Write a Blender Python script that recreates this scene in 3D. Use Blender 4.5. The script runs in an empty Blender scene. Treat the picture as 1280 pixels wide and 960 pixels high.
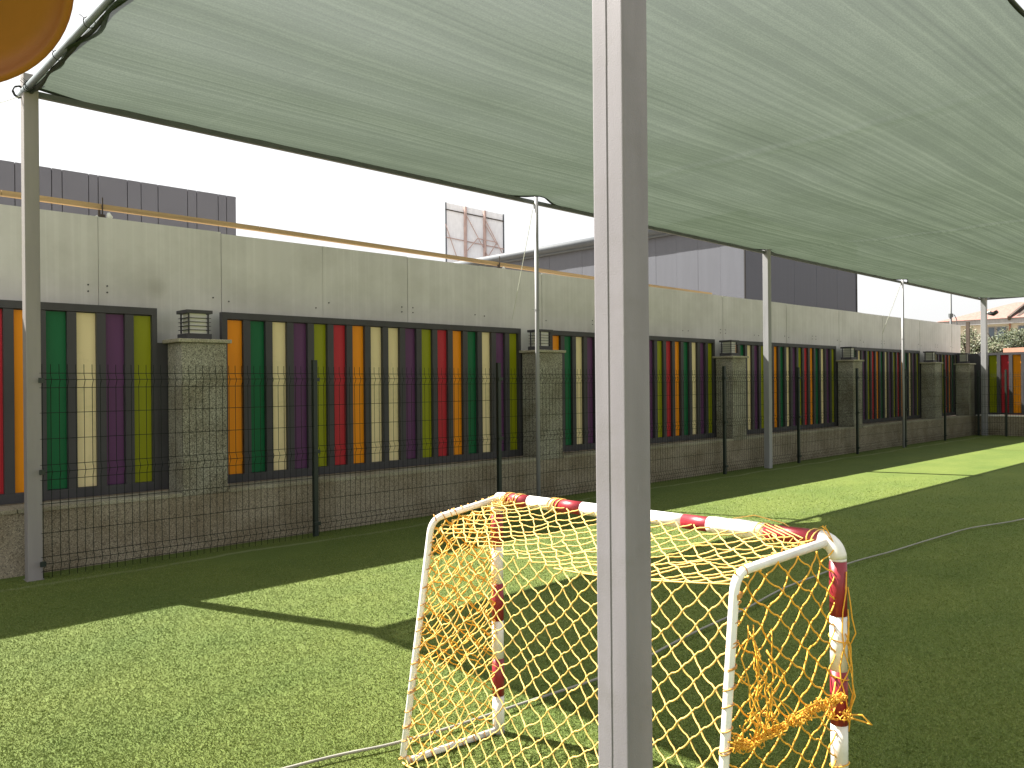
import bpy, math, random
import numpy as np
from mathutils import Vector, Matrix
random.seed(7); rng = np.random.default_rng(7)
S = bpy.context.scene
COL = S.collection
# ---------------------------------------------------------------- camera
PHI, PIT, ROLL, EYE = 0.8135, -0.0008, -0.0087, 1.515
F0 = Vector((math.cos(PHI), math.sin(PHI), 0)); R0 = Vector((math.sin(PHI), -math.cos(PHI), 0)); U0 = Vector((0, 0, 1))
FW = F0*math.cos(PIT)+U0*math.sin(PIT); UP = U0*math.cos(PIT)-F0*math.sin(PIT)
RT = R0*math.cos(ROLL)+UP*math.sin(ROLL); UP2 = UP*math.cos(ROLL)-R0*math.sin(ROLL)
cd = bpy.data.cameras.new('camera'); cam = bpy.data.objects.new('camera', cd); COL.objects.link(cam)
cd.sensor_width = 36; cd.lens = 1015.96/1280*36; cd.clip_start = .05; cd.clip_end = 3000
M = Matrix((RT, UP2, -FW)).transposed().to_4x4(); M.translation = Vector((0, 0, EYE)); cam.matrix_world = M
S.camera = cam
# ---------------------------------------------------------------- light
SUN = Vector((-.30, .785, 1.0)).normalized()                # towards the sun
W = bpy.data.worlds.new('World'); S.world = W; W.use_nodes = True
nt = W.node_tree; bg = nt.nodes['Background']
sky = nt.nodes.new('ShaderNodeTexSky'); sky.sky_type = 'NISHITA'; sky.sun_disc = False
sky.sun_elevation = math.asin(SUN.z); sky.sun_rotation = math.atan2(SUN.x, SUN.y)
sky.air_density = 1.0; sky.dust_density = 6.0; sky.ozone_density = 1.0
hs = nt.nodes.new('ShaderNodeHueSaturation'); hs.inputs['Saturation'].default_value = .35
nt.links.new(sky.outputs[0], hs.inputs['Color'])
hz = nt.nodes.new('ShaderNodeMix'); hz.data_type = 'RGBA'; hz.inputs[0].default_value = .82      # thick white haze over the whole sky
nt.links.new(hs.outputs[0], hz.inputs[6]); hz.inputs[7].default_value = (3.45, 3.45, 3.45, 1)
nt.links.new(hz.outputs[2], bg.inputs[0]); bg.inputs[1].default_value = .08
sd = bpy.data.lights.new('sun', 'SUN'); sd.energy = 5.0; sd.angle = math.radians(.5); sd.color = (1, .95, .86)
so = bpy.data.objects.new('sun', sd); COL.objects.link(so); so.location = (0, 0, 30)
so.rotation_euler = SUN.to_track_quat('Z', 'Y').to_euler()
S.view_settings.view_transform = 'Standard'; S.view_settings.look = 'None'; S.view_settings.gamma = 1
S.view_settings.use_curve_mapping = False; S.view_settings.exposure = 2.0
S.cycles.max_bounces = 8; S.cycles.transparent_max_bounces = 16

# ---------------------------------------------------------------- materials
def new_mat(name):
    m = bpy.data.materials.new(name); m.use_nodes = True
    return m, m.node_tree, m.node_tree.nodes['Principled BSDF']
def N(t, kind, **kw):
    n = t.nodes.new(kind)
    for k, v in kw.items():
        if k in n.inputs: n.inputs[k].default_value = v
        else: setattr(n, k, v)
    return n
def mapping(t, scale, coord='Object', rot=(0, 0, 0)):
    c = N(t, 'ShaderNodeTexCoord'); mp = N(t, 'ShaderNodeMapping')
    mp.inputs['Scale'].default_value = scale; mp.inputs['Rotation'].default_value = rot
    t.links.new(c.outputs[coord], mp.inputs[0]); return mp.outputs[0]
def ramp(t, src, stops):
    r = N(t, 'ShaderNodeValToRGB'); e = r.color_ramp.elements
    while len(e) < len(stops): e.new(.5)
    for a, (p, c) in zip(e, stops):
        a.position = p; a.color = (*c, 1) if len(c) == 3 else c
    t.links.new(src, r.inputs[0]); return r.outputs[0]
def mixc(t, a, b, fac, mode='MIX'):
    m = N(t, 'ShaderNodeMix', data_type='RGBA', blend_type=mode)
    for s, v in ((6, a), (7, b), (0, fac)):
        if hasattr(v, 'is_linked'): t.links.new(v, m.inputs[s])
        elif s == 0: m.inputs[0].default_value = v
        else: m.inputs[s].default_value = (*v, 1)
    return m.outputs[2]
def bump(t, b, h, strength=.3, dist=.01):
    n = N(t, 'ShaderNodeBump'); n.inputs['Strength'].default_value = strength; n.inputs['Distance'].default_value = dist
    t.links.new(h, n.inputs['Height']); t.links.new(n.outputs[0], b.inputs['Normal'])
def painted(name, col, rough=.45, var=.12, scale=(6, 6, 2), bscale=120, bs=.08, metal=0, spec=.5, dirt=None):
    m, t, b = new_mat(name)
    n = N(t, 'ShaderNodeTexNoise'); n.inputs['Scale'].default_value = 1; n.inputs['Detail'].default_value = 6
    t.links.new(mapping(t, scale), n.inputs['Vector'])
    lo = tuple(max(0, c*(1-var)) for c in col); hi = tuple(min(1, c*(1+var)) for c in col)
    c = ramp(t, n.outputs[0], [(.3, lo), (.7, hi)])
    if dirt:
        n3 = N(t, 'ShaderNodeTexNoise'); n3.inputs['Scale'].default_value = 1; n3.inputs['Detail'].default_value = 8; n3.inputs['Roughness'].default_value = .7
        t.links.new(mapping(t, (3.1, 3.1, 5)), n3.inputs['Vector'])
        f = ramp(t, n3.outputs[0], [(.5, (0, 0, 0)), (.75, (.6, .6, .6))]); c = mixc(t, c, dirt, f)
    t.links.new(c, b.inputs['Base Color']); b.inputs['Roughness'].default_value = rough; b.inputs['Metallic'].default_value = metal
    b.inputs['Specular IOR Level'].default_value = spec
    if bs:
        n2 = N(t, 'ShaderNodeTexNoise'); n2.inputs['Scale'].default_value = bscale; n2.inputs['Detail'].default_value = 3
        t.links.new(mapping(t, (1, 1, 1)), n2.inputs['Vector']); bump(t, b, n2.outputs[0], bs, .004)
    return m
MT = {}
MT['frame'] = painted('charcoal_paint', (.050, .048, .052), .5, .15, spec=.3)
MT['cream'] = painted('cream_panel', (.76, .63, .36), .5, .05, dirt=(.45, .40, .2))
MT['orange'] = painted('orange_panel', (.80, .27, .004), .4, .05, spec=.2)
MT['green'] = painted('green_panel', (.005, .115, .04), .4, .08, spec=.2)
MT['purple'] = painted('purple_panel', (.105, .036, .11), .4, .08, spec=.2)
MT['olive'] = painted('olive_panel', (.25, .27, .004), .4, .06, spec=.2)
MT['red'] = painted('red_panel', (.44, .024, .035), .4, .06, spec=.2)
MT['post'] = painted('silver_post_paint', (.192, .178, .198), .62, .10, (9, 9, 1.2), 260, .14, spec=.35, dirt=(.165, .152, .15))
MT['postworn'] = painted('worn_silver_post_paint', (.192, .178, .198), .6, .12, (11, 11, 1.6), 260, .14, spec=.35, dirt=(.150, .138, .138))
_t = MT['postworn'].node_tree; _b = _t.nodes['Principled BSDF']; _l = _b.inputs['Base Color'].links[0].from_socket
_n = N(_t, 'ShaderNodeTexNoise'); _n.inputs['Scale'].default_value = 1; _n.inputs['Detail'].default_value = 5; _n.inputs['Roughness'].default_value = .8; _t.links.new(mapping(_t, (55, 55, 22)), _n.inputs['Vector'])
_c = mixc(_t, _l, (.06, .045, .035), ramp(_t, _n.outputs[0], [(.70, (0, 0, 0)), (.74, (.8, .8, .8))]))
_n = N(_t, 'ShaderNodeTexNoise'); _n.inputs['Scale'].default_value = 1; _n.inputs['Detail'].default_value = 4; _t.links.new(mapping(_t, (30, 30, 9)), _n.inputs['Vector'])
_c = mixc(_t, _c, (.26, .245, .26), ramp(_t, _n.outputs[0], [(.70, (0, 0, 0)), (.76, (.3, .3, .3))]))
_t.links.new(_c, _b.inputs['Base Color'])
MT['postmid'] = painted('grey_post_paint', (.235, .218, .212), .6, .10, (9, 9, 1.2), 260, .2, spec=.35, dirt=(.25, .24, .21))
MT['postlight'] = painted('galvanised_post', (0.2480, 0.2480, 0.2560), .5, .12, (9, 9, 1), 80, .1)
MT['bluepipe'] = painted('blue_grey_pipe', (.16, .19, .205), .5, .12)
MT['pipe'] = painted('grey_pipe', (0.0765, 0.0855, 0.0900), .5, .15)
MT['hem'] = painted('dark_hem_fabric', (.022, .028, .027), .9, .3)
MT['wire'] = painted('blackish_green_wire', (.005, .009, .006), .6, .2, bs=0, spec=.2)
MT['greenmetal'] = painted('dark_green_coating', (0.0070, 0.0154, 0.0105), .45, .2)
MT['wood'] = painted('pale_timber', (0.3680, 0.2480, 0.1200), .7, .25, (1.2, 20, 30), 60, .2)
MT['white'] = painted('white_tube_paint', (.78, .76, .72), .35, .06, (14, 14, 14), 120, .05, dirt=(.45, .41, .33))
MT['redtape'] = painted('red_tape', (0.2400, 0.0160, 0.0272), .38, .12, (20, 20, 20), 90, .1)
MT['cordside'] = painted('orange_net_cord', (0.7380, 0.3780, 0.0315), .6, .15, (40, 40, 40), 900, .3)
MT['cord'] = painted('sunlit_pale_net_cord', (.74, .49, .135), .6, .18, (40, 40, 40), 900, .3)  # the orange cord made paler: strong sunlight put into the colour
MT['tie'] = painted('brown_lashing', (.55, .27, .07), .8, .25, (60, 60, 60), 900, .3)
MT['hose'] = painted('grey_hose_rubber', (0.2400, 0.2320, 0.2000), .6, .15)
MT['rust'] = painted('rusty_steel', (.05, .036, .027), .8, .35)
MT['redsteel'] = painted('red_primer_steel', (.46, .33, .30), .7, .2)
MT['billboard'] = painted('billboard_sheet', (.8, .8, .83), .5, .06)
MT['facade'] = painted('graphite_facade_panel', (.105, .108, .13), .42, .06, (1, 1, 1), 40, .03)
MT['facadejoint'] = painted('dark_joint', (.02, .02, .022), .8, .1)
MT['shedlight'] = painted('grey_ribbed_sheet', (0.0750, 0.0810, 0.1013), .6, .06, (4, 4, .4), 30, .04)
MT['sheddark'] = painted('shaded_grey_sheet', (.040, .046, .066), .6, .07, (4, 4, .4), 30, .04)  # warehouse wall turned from the sun, its shade put into the colour
MT['fascia'] = painted('grey_fascia', (0.0680, 0.0784, 0.0920), .7, .08)
MT['render'] = painted('cream_render', (0.4960, 0.4640, 0.3840), .85, .06, (.4, .4, .4))
MT['rooftile'] = painted('red_roof_tile', (.235, .115, .095), .8, .2, (2, 8, 8))
MT['window'] = painted('dark_window_glass', (.10, .13, .17), .15, .1)
MT['pinkwall'] = painted('salmon_render', (0.2750, 0.1375, 0.0935), .85, .08)
MT['orangeplastic'] = painted('orange_plastic', (.25, .080, .006), .45, .10, (5, 5, 5), 60, .05)
MT['black'] = painted('black_plastic', (.02, .02, .02), .4, .1)
MT['bark'] = painted('pale_bark', (.07, .055, .04), .9, .3)
MT['frost'] = painted('frosted_glass', (.62, .63, .55), .35, .04)
# granite: speckled aggregate
def granite(name, base, dark, light, sc=260):
    m, t, b = new_mat(name)
    v = N(t, 'ShaderNodeTexVoronoi'); v.inputs['Scale'].default_value = sc
    t.links.new(mapping(t, (1, 1, 1)), v.inputs['Vector'])
    c = ramp(t, v.outputs['Color'], [(.22, dark), (.42, base), (.62, base), (.85, light)])
    n = N(t, 'ShaderNodeTexNoise'); n.inputs['Scale'].default_value = 3; n.inputs['Detail'].default_value = 8
    t.links.new(mapping(t, (1, 1, 1)), n.inputs['Vector'])
    st = ramp(t, n.outputs[0], [(.35, (.72, .68, .62)), (.6, (1, 1, 1))])
    c = mixc(t, c, st, 1.0, 'MULTIPLY')
    t.links.new(c, b.inputs['Base Color']); b.inputs['Roughness'].default_value = .8
    n2 = N(t, 'ShaderNodeTexNoise'); n2.inputs['Scale'].default_value = 180
    t.links.new(mapping(t, (1, 1, 1)), n2.inputs['Vector']); bump(t, b, n2.outputs[0], .5, .004)
    return m
MT['granite'] = granite('granite_aggregate', (.27, .26, .205), (.115, .11, .085), (.43, .42, .34), 120)
MT['granitewall'] = granite('brown_aggregate', (.275, .235, .17), (.14, .12, .09), (.40, .35, .26), 130)
MT['coping'] = granite('coping_stone', (.33, .31, .23), (.2, .18, .13), (.48, .46, .36), 200)
# galvanised cladding: faint vertical streaks, one smudge
m, t, b = new_mat('galvanised_cladding'); MT['clad'] = m
n = N(t, 'ShaderNodeTexNoise'); n.inputs['Scale'].default_value = 1; n.inputs['Detail'].default_value = 4
t.links.new(mapping(t, (9, 9, .12)), n.inputs['Vector'])
c = ramp(t, n.outputs[0], [(.30, (.525, .515, .49)), (.5, (.545, .535, .51)), (.56, (.585, .575, .55)), (.60, (.545, .535, .51)), (.75, (.565, .555, .53))])
n3 = N(t, 'ShaderNodeTexNoise'); n3.inputs['Scale'].default_value = 1.3; n3.inputs['Detail'].default_value = 9; n3.inputs['Roughness'].default_value = .65
t.links.new(mapping(t, (1, 1, 1)), n3.inputs['Vector'])
c = mixc(t, c, ramp(t, n3.outputs[0], [(.3, (.80, .80, .78)), (.6, (1, 1, 1))]), 1.0, 'MULTIPLY')
tc = N(t, 'ShaderNodeTexCoord'); vd = N(t, 'ShaderNodeVectorMath', operation='DISTANCE'); vd.inputs[1].default_value = (2.92, 8.10, 2.475)
t.links.new(tc.outputs['Object'], vd.inputs[0])
mr = N(t, 'ShaderNodeMapRange'); mr.inputs[1].default_value = .0; mr.inputs[2].default_value = .13; mr.inputs[3].default_value = .55; mr.inputs[4].default_value = 0
t.links.new(vd.outputs['Value'], mr.inputs[0]); c = mixc(t, c, (.18, .16, .12), mr.outputs[0])
t.links.new(c, b.inputs['Base Color']); b.inputs['Roughness'].default_value = .42; b.inputs['Metallic'].default_value = .15
w = N(t, 'ShaderNodeTexWave'); w.inputs['Scale'].default_value = 2.2; w.bands_direction = 'X'
t.links.new(mapping(t, (1, 0, 0)), w.inputs['Vector']); bump(t, b, w.outputs[1], .12, .01)
# shade net: woven, streaked along its length, partly translucent
m, t, b = new_mat('green_shade_net'); MT['net'] = m; t.nodes.remove(b); out = t.nodes['Material Output']
n = N(t, 'ShaderNodeTexNoise'); n.inputs['Scale'].default_value = 1; n.inputs['Detail'].default_value = 6; n.inputs['Roughness'].default_value = .7
t.links.new(mapping(t, (.03, 19, 1)), n.inputs['Vector'])
n2 = N(t, 'ShaderNodeTexNoise'); n2.inputs['Scale'].default_value = 1; n2.inputs['Detail'].default_value = 7; n2.inputs['Roughness'].default_value = .6
t.links.new(mapping(t, (1.1, 2.4, 1)), n2.inputs['Vector'])
n4 = N(t, 'ShaderNodeTexNoise'); n4.inputs['Scale'].default_value = 1; n4.inputs['Detail'].default_value = 3
t.links.new(mapping(t, (70, 110, 1)), n4.inputs['Vector'])
w = N(t, 'ShaderNodeTexWave', wave_profile='SAW'); w.inputs['Scale'].default_value = .21; w.inputs['Distortion'].default_value = .25; w.inputs['Detail'].default_value = 1; w.bands_direction = 'X'
t.links.new(mapping(t, (1, .12, 1)), w.inputs['Vector'])
def math_(op, a, b2):
    q = N(t, 'ShaderNodeMath', operation=op)
    for i, v in enumerate((a, b2)):
        if hasattr(v, 'is_linked'): t.links.new(v, q.inputs[i])
        else: q.inputs[i].default_value = v
    return q.outputs[0]
s1 = math_('MULTIPLY', n.outputs[0], .85); s2 = math_('MULTIPLY', n2.outputs[0], .30); s3 = math_('MULTIPLY', n4.outputs[0], .50)
sm = math_('ADD', math_('ADD', s1, s2), s3)
crease = ramp(t, w.outputs[1], [(.0, (.05, .05, .05)), (.02, (0, 0, 0)), (.98, (0, 0, 0)), (1, (.03, .03, .03))])
sm = math_('ADD', sm, crease)
cd_ = ramp(t, sm, [(.58, (.052, .066, .046)), (.82, (.070, .088, .064)), (1.0, (.095, .115, .088))])
dif = N(t, 'ShaderNodeBsdfDiffuse'); trl = N(t, 'ShaderNodeBsdfTranslucent'); trp = N(t, 'ShaderNodeBsdfTransparent')
t.links.new(cd_, dif.inputs[0])
ct = ramp(t, sm, [(.56, (.046, .060, .042)), (.82, (.068, .088, .062)), (1.02, (.094, .117, .086))]); t.links.new(ct, trl.inputs[0])
mx = N(t, 'ShaderNodeMixShader'); mx.inputs[0].default_value = .42
t.links.new(dif.outputs[0], mx.inputs[1]); t.links.new(trl.outputs[0], mx.inputs[2])
mx2 = N(t, 'ShaderNodeMixShader'); t.links.new(mx.outputs[0], mx2.inputs[1]); t.links.new(trp.outputs[0], mx2.inputs[2])
lw = N(t, 'ShaderNodeLayerWeight'); lw.inputs[0].default_value = .5
por = ramp(t, lw.outputs['Facing'], [(.15, (.06, .06, .06)), (.52, (.17, .17, .17)), (.74, (.05, .05, .05)), (.9, (0, 0, 0))]); t.links.new(por, mx2.inputs[0])
t.links.new(mx2.outputs[0], out.inputs[0])
# turf ground
m, t, b = new_mat('artificial_turf'); MT['turf'] = m
n = N(t, 'ShaderNodeTexNoise'); n.inputs['Scale'].default_value = 1; n.inputs['Detail'].default_value = 4; n.inputs['Roughness'].default_value = .75
t.links.new(mapping(t, (170, 170, 170)), n.inputs['Vector'])
c = ramp(t, n.outputs[0], [(.30, (.051, .076, .014)), (.5, (.094, .129, .026)), (.72, (.155, .190, .050))])
n2 = N(t, 'ShaderNodeTexNoise'); n2.inputs['Scale'].default_value = .8; n2.inputs['Detail'].default_value = 7; n2.inputs['Roughness'].default_value = .6
t.links.new(mapping(t, (1, 1.6, 1)), n2.inputs['Vector'])
c = mixc(t, c, ramp(t, n2.outputs[0], [(.33, (.80, .86, .80)), (.62, (1.05, 1.02, 1.0))]), 1.0, 'MULTIPLY')
sx = N(t, 'ShaderNodeSeparateXYZ'); t.links.new(N(t, 'ShaderNodeTexCoord').outputs['Object'], sx.inputs[0])
nw = N(t, 'ShaderNodeTexNoise'); nw.inputs['Scale'].default_value = 1.4; nw.inputs['Detail'].default_value = 3; t.links.new(mapping(t, (1, .1, 1)), nw.inputs['Vector'])
ma = N(t, 'ShaderNodeMath', operation='MULTIPLY_ADD'); t.links.new(nw.outputs[0], ma.inputs[0]); ma.inputs[1].default_value = .28; t.links.new(sx.outputs['Y'], ma.inputs[2])
ms = N(t, 'ShaderNodeMath', operation='SUBTRACT'); t.links.new(ma.outputs[0], ms.inputs[0]); ms.inputs[1].default_value = 7.17
mab = N(t, 'ShaderNodeMath', operation='ABSOLUTE'); t.links.new(ms.outputs[0], mab.inputs[0])
mr = N(t, 'ShaderNodeMapRange'); mr.inputs[1].default_value = .004; mr.inputs[2].default_value = .05; mr.inputs[3].default_value = .55; mr.inputs[4].default_value = 0
t.links.new(mab.outputs[0], mr.inputs[0]); c = mixc(t, c, (.24, .25, .15), mr.outputs[0])
t.links.new(c, b.inputs['Base Color']); b.inputs['Roughness'].default_value = .8; b.inputs['Specular IOR Level'].default_value = .2
bump(t, b, n.outputs[0], .8, .006)
m, t, b = new_mat('turf_blade'); MT['blade'] = m
g = N(t, 'ShaderNodeNewGeometry')
c = ramp(t, g.outputs['Random Per Island'], [(0, (.096, .136, .021)), (.45, (.131, .170, .032)), (.8, (.163, .201, .047)), (1, (.212, .245, .082))])
nn = N(t, 'ShaderNodeTexNoise'); nn.inputs['Scale'].default_value = .8; nn.inputs['Detail'].default_value = 7; nn.inputs['Roughness'].default_value = .6
t.links.new(mapping(t, (1, 1.6, 1)), nn.inputs['Vector'])
c = mixc(t, c, ramp(t, nn.outputs[0], [(.33, (.80, .86, .80)), (.62, (1.05, 1.02, 1.0))]), 1.0, 'MULTIPLY')
t.links.new(c, b.inputs['Base Color']); b.inputs['Roughness'].default_value = .55; b.inputs['Specular IOR Level'].default_value = .35
MT['ground'] = painted('dusty_ground', (.26, .22, .16), .9, .15, (.3, .3, .3))
def leafmat(name, cols):
    m, t, b = new_mat(name); g = N(t, 'ShaderNodeNewGeometry')
    c = ramp(t, g.outputs['Random Per Island'], [(i/(len(cols)-1), q) for i, q in enumerate(cols)])
    t.links.new(c, b.inputs['Base Color']); b.inputs['Roughness'].default_value = .6; return m
MT['leaf'] = leafmat('olive_leaf', [(.015, .026, .008), (.028, .042, .012), (.045, .058, .018), (.075, .078, .032)])
MT['leafpale'] = leafmat('pale_leaf', [(.03, .045, .012), (.05, .062, .022), (.075, .078, .035), (.13, .11, .07)])

# ---------------------------------------------------------------- mesh helpers
class MB:
    def __init__(s): s.v = []; s.f = []; s.m = []; s.mi = 0
    def quad(s, a, b, c, d): n = len(s.v); s.v += [a, b, c, d]; s.f.append((n, n+1, n+2, n+3)); s.m.append(s.mi); return s
    def face(s, pts): n = len(s.v); s.v += list(pts); s.f.append(tuple(range(n, n+len(pts)))); s.m.append(s.mi); return s
    def box(s, x0, x1, y0, y1, z0, z1):
        n = len(s.v)
        s.v += [(x0, y0, z0), (x1, y0, z0), (x1, y1, z0), (x0, y1, z0), (x0, y0, z1), (x1, y0, z1), (x1, y1, z1), (x0, y1, z1)]
        for f in ((3, 2, 1, 0), (4, 5, 6, 7), (0, 1, 5, 4), (1, 2, 6, 5), (2, 3, 7, 6), (3, 0, 4, 7)): s.f.append(tuple(n+i for i in f)); s.m.append(s.mi)
        return s
    def tube(s, path, r, n=8, cap=True, closed=False):
        P = [Vector(p) for p in path]; k = len(P); base = len(s.v); prev = None
        for i, p in enumerate(P):
            if closed: d = P[(i+1) % k]-P[i-1]
            else: d = P[min(i+1, k-1)]-P[max(i-1, 0)]
            if d.length < 1e-9: d = Vector((0, 0, 1))
            d.normalize()
            if prev is None:
                a = Vector((0, 0, 1)) if abs(d.z) < .9 else Vector((1, 0, 0)); u = d.cross(a).normalized()
            else:
                u = prev-d*prev.dot(d)
                u = u.normalized() if u.length > 1e-6 else d.orthogonal().normalized()
            prev = u; w = d.cross(u); rr = r[i] if isinstance(r, (list, tuple)) else r
            for j in range(n):
                t_ = 2*math.pi*j/n; s.v.append(tuple(p+(u*math.cos(t_)+w*math.sin(t_))*rr))
        for i in range(k if closed else k-1):
            i2 = (i+1) % k
            for j in range(n):
                s.f.append((base+i*n+j, base+i*n+(j+1) % n, base+i2*n+(j+1) % n, base+i2*n+j)); s.m.append(s.mi)
        if cap and not closed:
            s.f.append(tuple(base+j for j in reversed(range(n)))); s.m.append(s.mi)
            s.f.append(tuple(base+(k-1)*n+j for j in range(n))); s.m.append(s.mi)
        return s
    def beam(s, a, b, w, h=None):
        h = h or w; a = Vector(a); b = Vector(b); d = (b-a).normalized()
        u = d.cross(Vector((0, 0, 1))) if abs(d.z) < .95 else d.cross(Vector((1, 0, 0))); u.normalize(); q = u.cross(d)
        n = len(s.v)
        for p in (a, b):
            for i, j in ((-1, -1), (1, -1), (1, 1), (-1, 1)): s.v.append(tuple(p+u*i*w/2+q*j*h/2))
        for f in ((0, 1, 2, 3), (7, 6, 5, 4), (0, 4, 5, 1), (1, 5, 6, 2), (2, 6, 7, 3), (3, 7, 4, 0)): s.f.append(tuple(n+i for i in f)); s.m.append(s.mi)
        return s
    def rsq(s, x0, x1, y0, y1, z0, z1, r=.008, seg=4):      # square tube with rounded corners
        pts = []
        for cx, cy, a0 in ((x1-r, y1-r, 0), (x0+r, y1-r, 90), (x0+r, y0+r, 180), (x1-r, y0+r, 270)):
            for k in range(seg+1):
                a = math.radians(a0+90*k/seg); pts.append((cx+r*math.cos(a), cy+r*math.sin(a)))
        n = len(s.v); k = len(pts)
        for z in (z0, z1): s.v += [(x, y, z) for x, y in pts]
        for i in range(k): s.f.append((n+i, n+(i+1) % k, n+k+(i+1) % k, n+k+i)); s.m.append(s.mi)
        s.f.append(tuple(n+k+i for i in range(k))); s.m.append(s.mi)
        s.f.append(tuple(n+i for i in reversed(range(k)))); s.m.append(s.mi)
        return s
    def mesh(s, name, mats, smooth=False):
        me = bpy.data.meshes.new(name); me.from_pydata(s.v, [], s.f)
        for q in (mats if isinstance(mats, (list, tuple)) else [mats]): me.materials.append(MT[q])
        me.polygons.foreach_set('material_index', s.m)
        if smooth: me.polygons.foreach_set('use_smooth', [True]*len(s.f))
        me.update(); return me
WL = {}
def wloc(o): return WL.get(o.name, Vector((0, 0, 0)))
def link(name, me, parent=None, loc=(0, 0, 0), rot=None):
    o = bpy.data.objects.new(name, me); COL.objects.link(o); WL[o.name] = Vector(loc)
    if parent: o.parent = parent; o.location = Vector(loc)-wloc(parent)
    else: o.location = loc
    if rot: o.rotation_euler = rot
    return o
def part(name, mb, mats, parent=None, smooth=False, loc=(0, 0, 0)): return link(name, mb.mesh(name, mats, smooth), parent, loc)
def tag(o, label, cat, group=None):
    o['label'] = label; o['category'] = cat
    if group: o['group'] = group
    return o
def thing(name, loc, label, cat, group=None):
    o = bpy.data.objects.new(name, None); COL.objects.link(o); o.location = loc; WL[o.name] = Vector(loc); o.empty_display_size = .2
    return tag(o, label, cat, group)
def structure(o, kind='structure'): o['kind'] = kind; return o
def bevel(o, w=.004, seg=2):
    b = o.modifiers.new('bevel', 'BEVEL'); b.width = w; b.segments = seg; b.limit_method = 'ANGLE'; return o

# ---------------------------------------------------------------- ground and turf
nx, ny = 2, 2
structure(part('ground', MB().quad((-400, -400, -.03), (900, -400, -.03), (900, 900, -.03), (-400, 900, -.03)), 'ground'))
mb = MB(); X0, X1, Y0, Y1 = -9.0, 25.2, -8.0, 7.9; gx, gy = 170, 80; vv = []
for j in range(gy+1):
    for i in range(gx+1):
        x = X0+(X1-X0)*i/gx; y = Y0+(Y1-Y0)*j/gy
        z = 0.0
        if y > 6.2: z += .012*max(0, math.sin(x*2.1+.6))*math.exp(-((y-6.9)/.28)**2)   # a seam that ripples along the fence
        vv.append((x, y, z))
mb.v = vv
for j in range(gy):
    for i in range(gx):
        a = j*(gx+1)+i; mb.f.append((a, a+1, a+gx+2, a+gx+1)); mb.m.append(0)
structure(part('artificial_turf', mb, 'turf', smooth=True))
# individual turf blades near the camera, thinning with distance
cx_, cy_ = F0.x, F0.y
n_try = 7000000
bx = rng.uniform(-1.0, 14.0, n_try); by = rng.uniform(.3, 7.35, n_try)
fwd = bx*cx_+by*cy_; rgt = bx*R0.x+by*R0.y
keep = (fwd > 2.2) & (fwd < 13) & (np.abs(rgt) < fwd*.75+.6)
dens = np.clip((3.2/np.maximum(fwd, .1))**2.0, 0, 1)*np.clip((13-fwd)/5, 0, 1)*.8
keep &= rng.uniform(0, 1, n_try) < dens
bx = bx[keep]; by = by[keep]; fwd = fwd[keep]; nb = len(bx)
az = rng.uniform(0, 2*np.pi, nb); lean = rng.uniform(.5, 2.2, nb); hgt = rng.uniform(.003, .0065, nb)*(.9+.05*fwd); wd = rng.uniform(.0006, .0011, nb)*(.7+.14*fwd)
la = rng.uniform(0, 2*np.pi, nb); lx = np.cos(la)*lean; ly = np.sin(la)*lean
V = np.zeros((nb, 4, 3)); ox = np.cos(az)*wd; oy = np.sin(az)*wd
V[:, 0] = np.c_[bx-ox, by-oy, np.full(nb, -.002)]; V[:, 1] = np.c_[bx+ox, by+oy, np.full(nb, -.002)]
V[:, 2] = np.c_[bx+lx*hgt*.5+ox*.6, by+ly*hgt*.5+oy*.6, hgt*.75]; V[:, 3] = np.c_[bx+lx*hgt*1.1, by+ly*hgt*1.1, hgt]
me = bpy.data.meshes.new('turf_blades'); me.vertices.add(nb*4); me.vertices.foreach_set('co', V.ravel())
me.loops.add(nb*6); me.polygons.add(nb*2)
idx = (np.arange(nb)*4)[:, None]+np.array([0, 1, 2, 0, 2, 3])[None]; me.loops.foreach_set('vertex_index', idx.ravel())
me.polygons.foreach_set('loop_start', np.arange(nb*2)*3); me.materials.append(MT['blade']); me.update(); me.validate()
tb = link('turf_blades', me); structure(tb, 'stuff'); tag(tb, 'short green plastic blades of the artificial turf', 'turf')

# ---------------------------------------------------------------- low wall with stone pillars
YW, YF = 7.465, 7.816
XE = 24.45
bw = thing('boundary_wall', (12, 7.7, 0), 'low brown aggregate boundary wall with square stone pillars along the green mesh fence', 'wall')
part('wall_base', MB().box(-5, XE+.4, YW, 7.99, -.02, .505), 'granitewall', bw)
starts = [3.446+4.66*k for k in range(-2, 5)]               # where each screen begins
pil = [s-.54 for s in starts[1:]]                           # left face of each pillar
pil = [2.905, 7.56, 12.22, 16.90, 21.55]
cops = [(-5, 2.905)]+[(a+.43, b) for a, b in zip(pil, pil[1:]+[24.02])]
for a, b in cops:
    n_ = max(1, round((b-a)/1.35)); st = (b-a)/n_
    for i in range(n_):
        bevel(part('coping_stone', MB().box(a+i*st+.003, a+(i+1)*st-.003, YW-.012, 7.76, .505, .54), 'coping', bw), .004)
for x in pil+[24.02]:
    p = part('pillar', MB().box(x, x+.43, YW-.004, 7.80, .505, 1.918), 'granite', bw); bevel(p, .012, 2)
    c = part('pillar_cap', MB().box(x-.035-x, .465, -.04, .375, 0, .034), 'coping', p, loc=(x, YW, 1.918)); bevel(c, .006)
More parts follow.
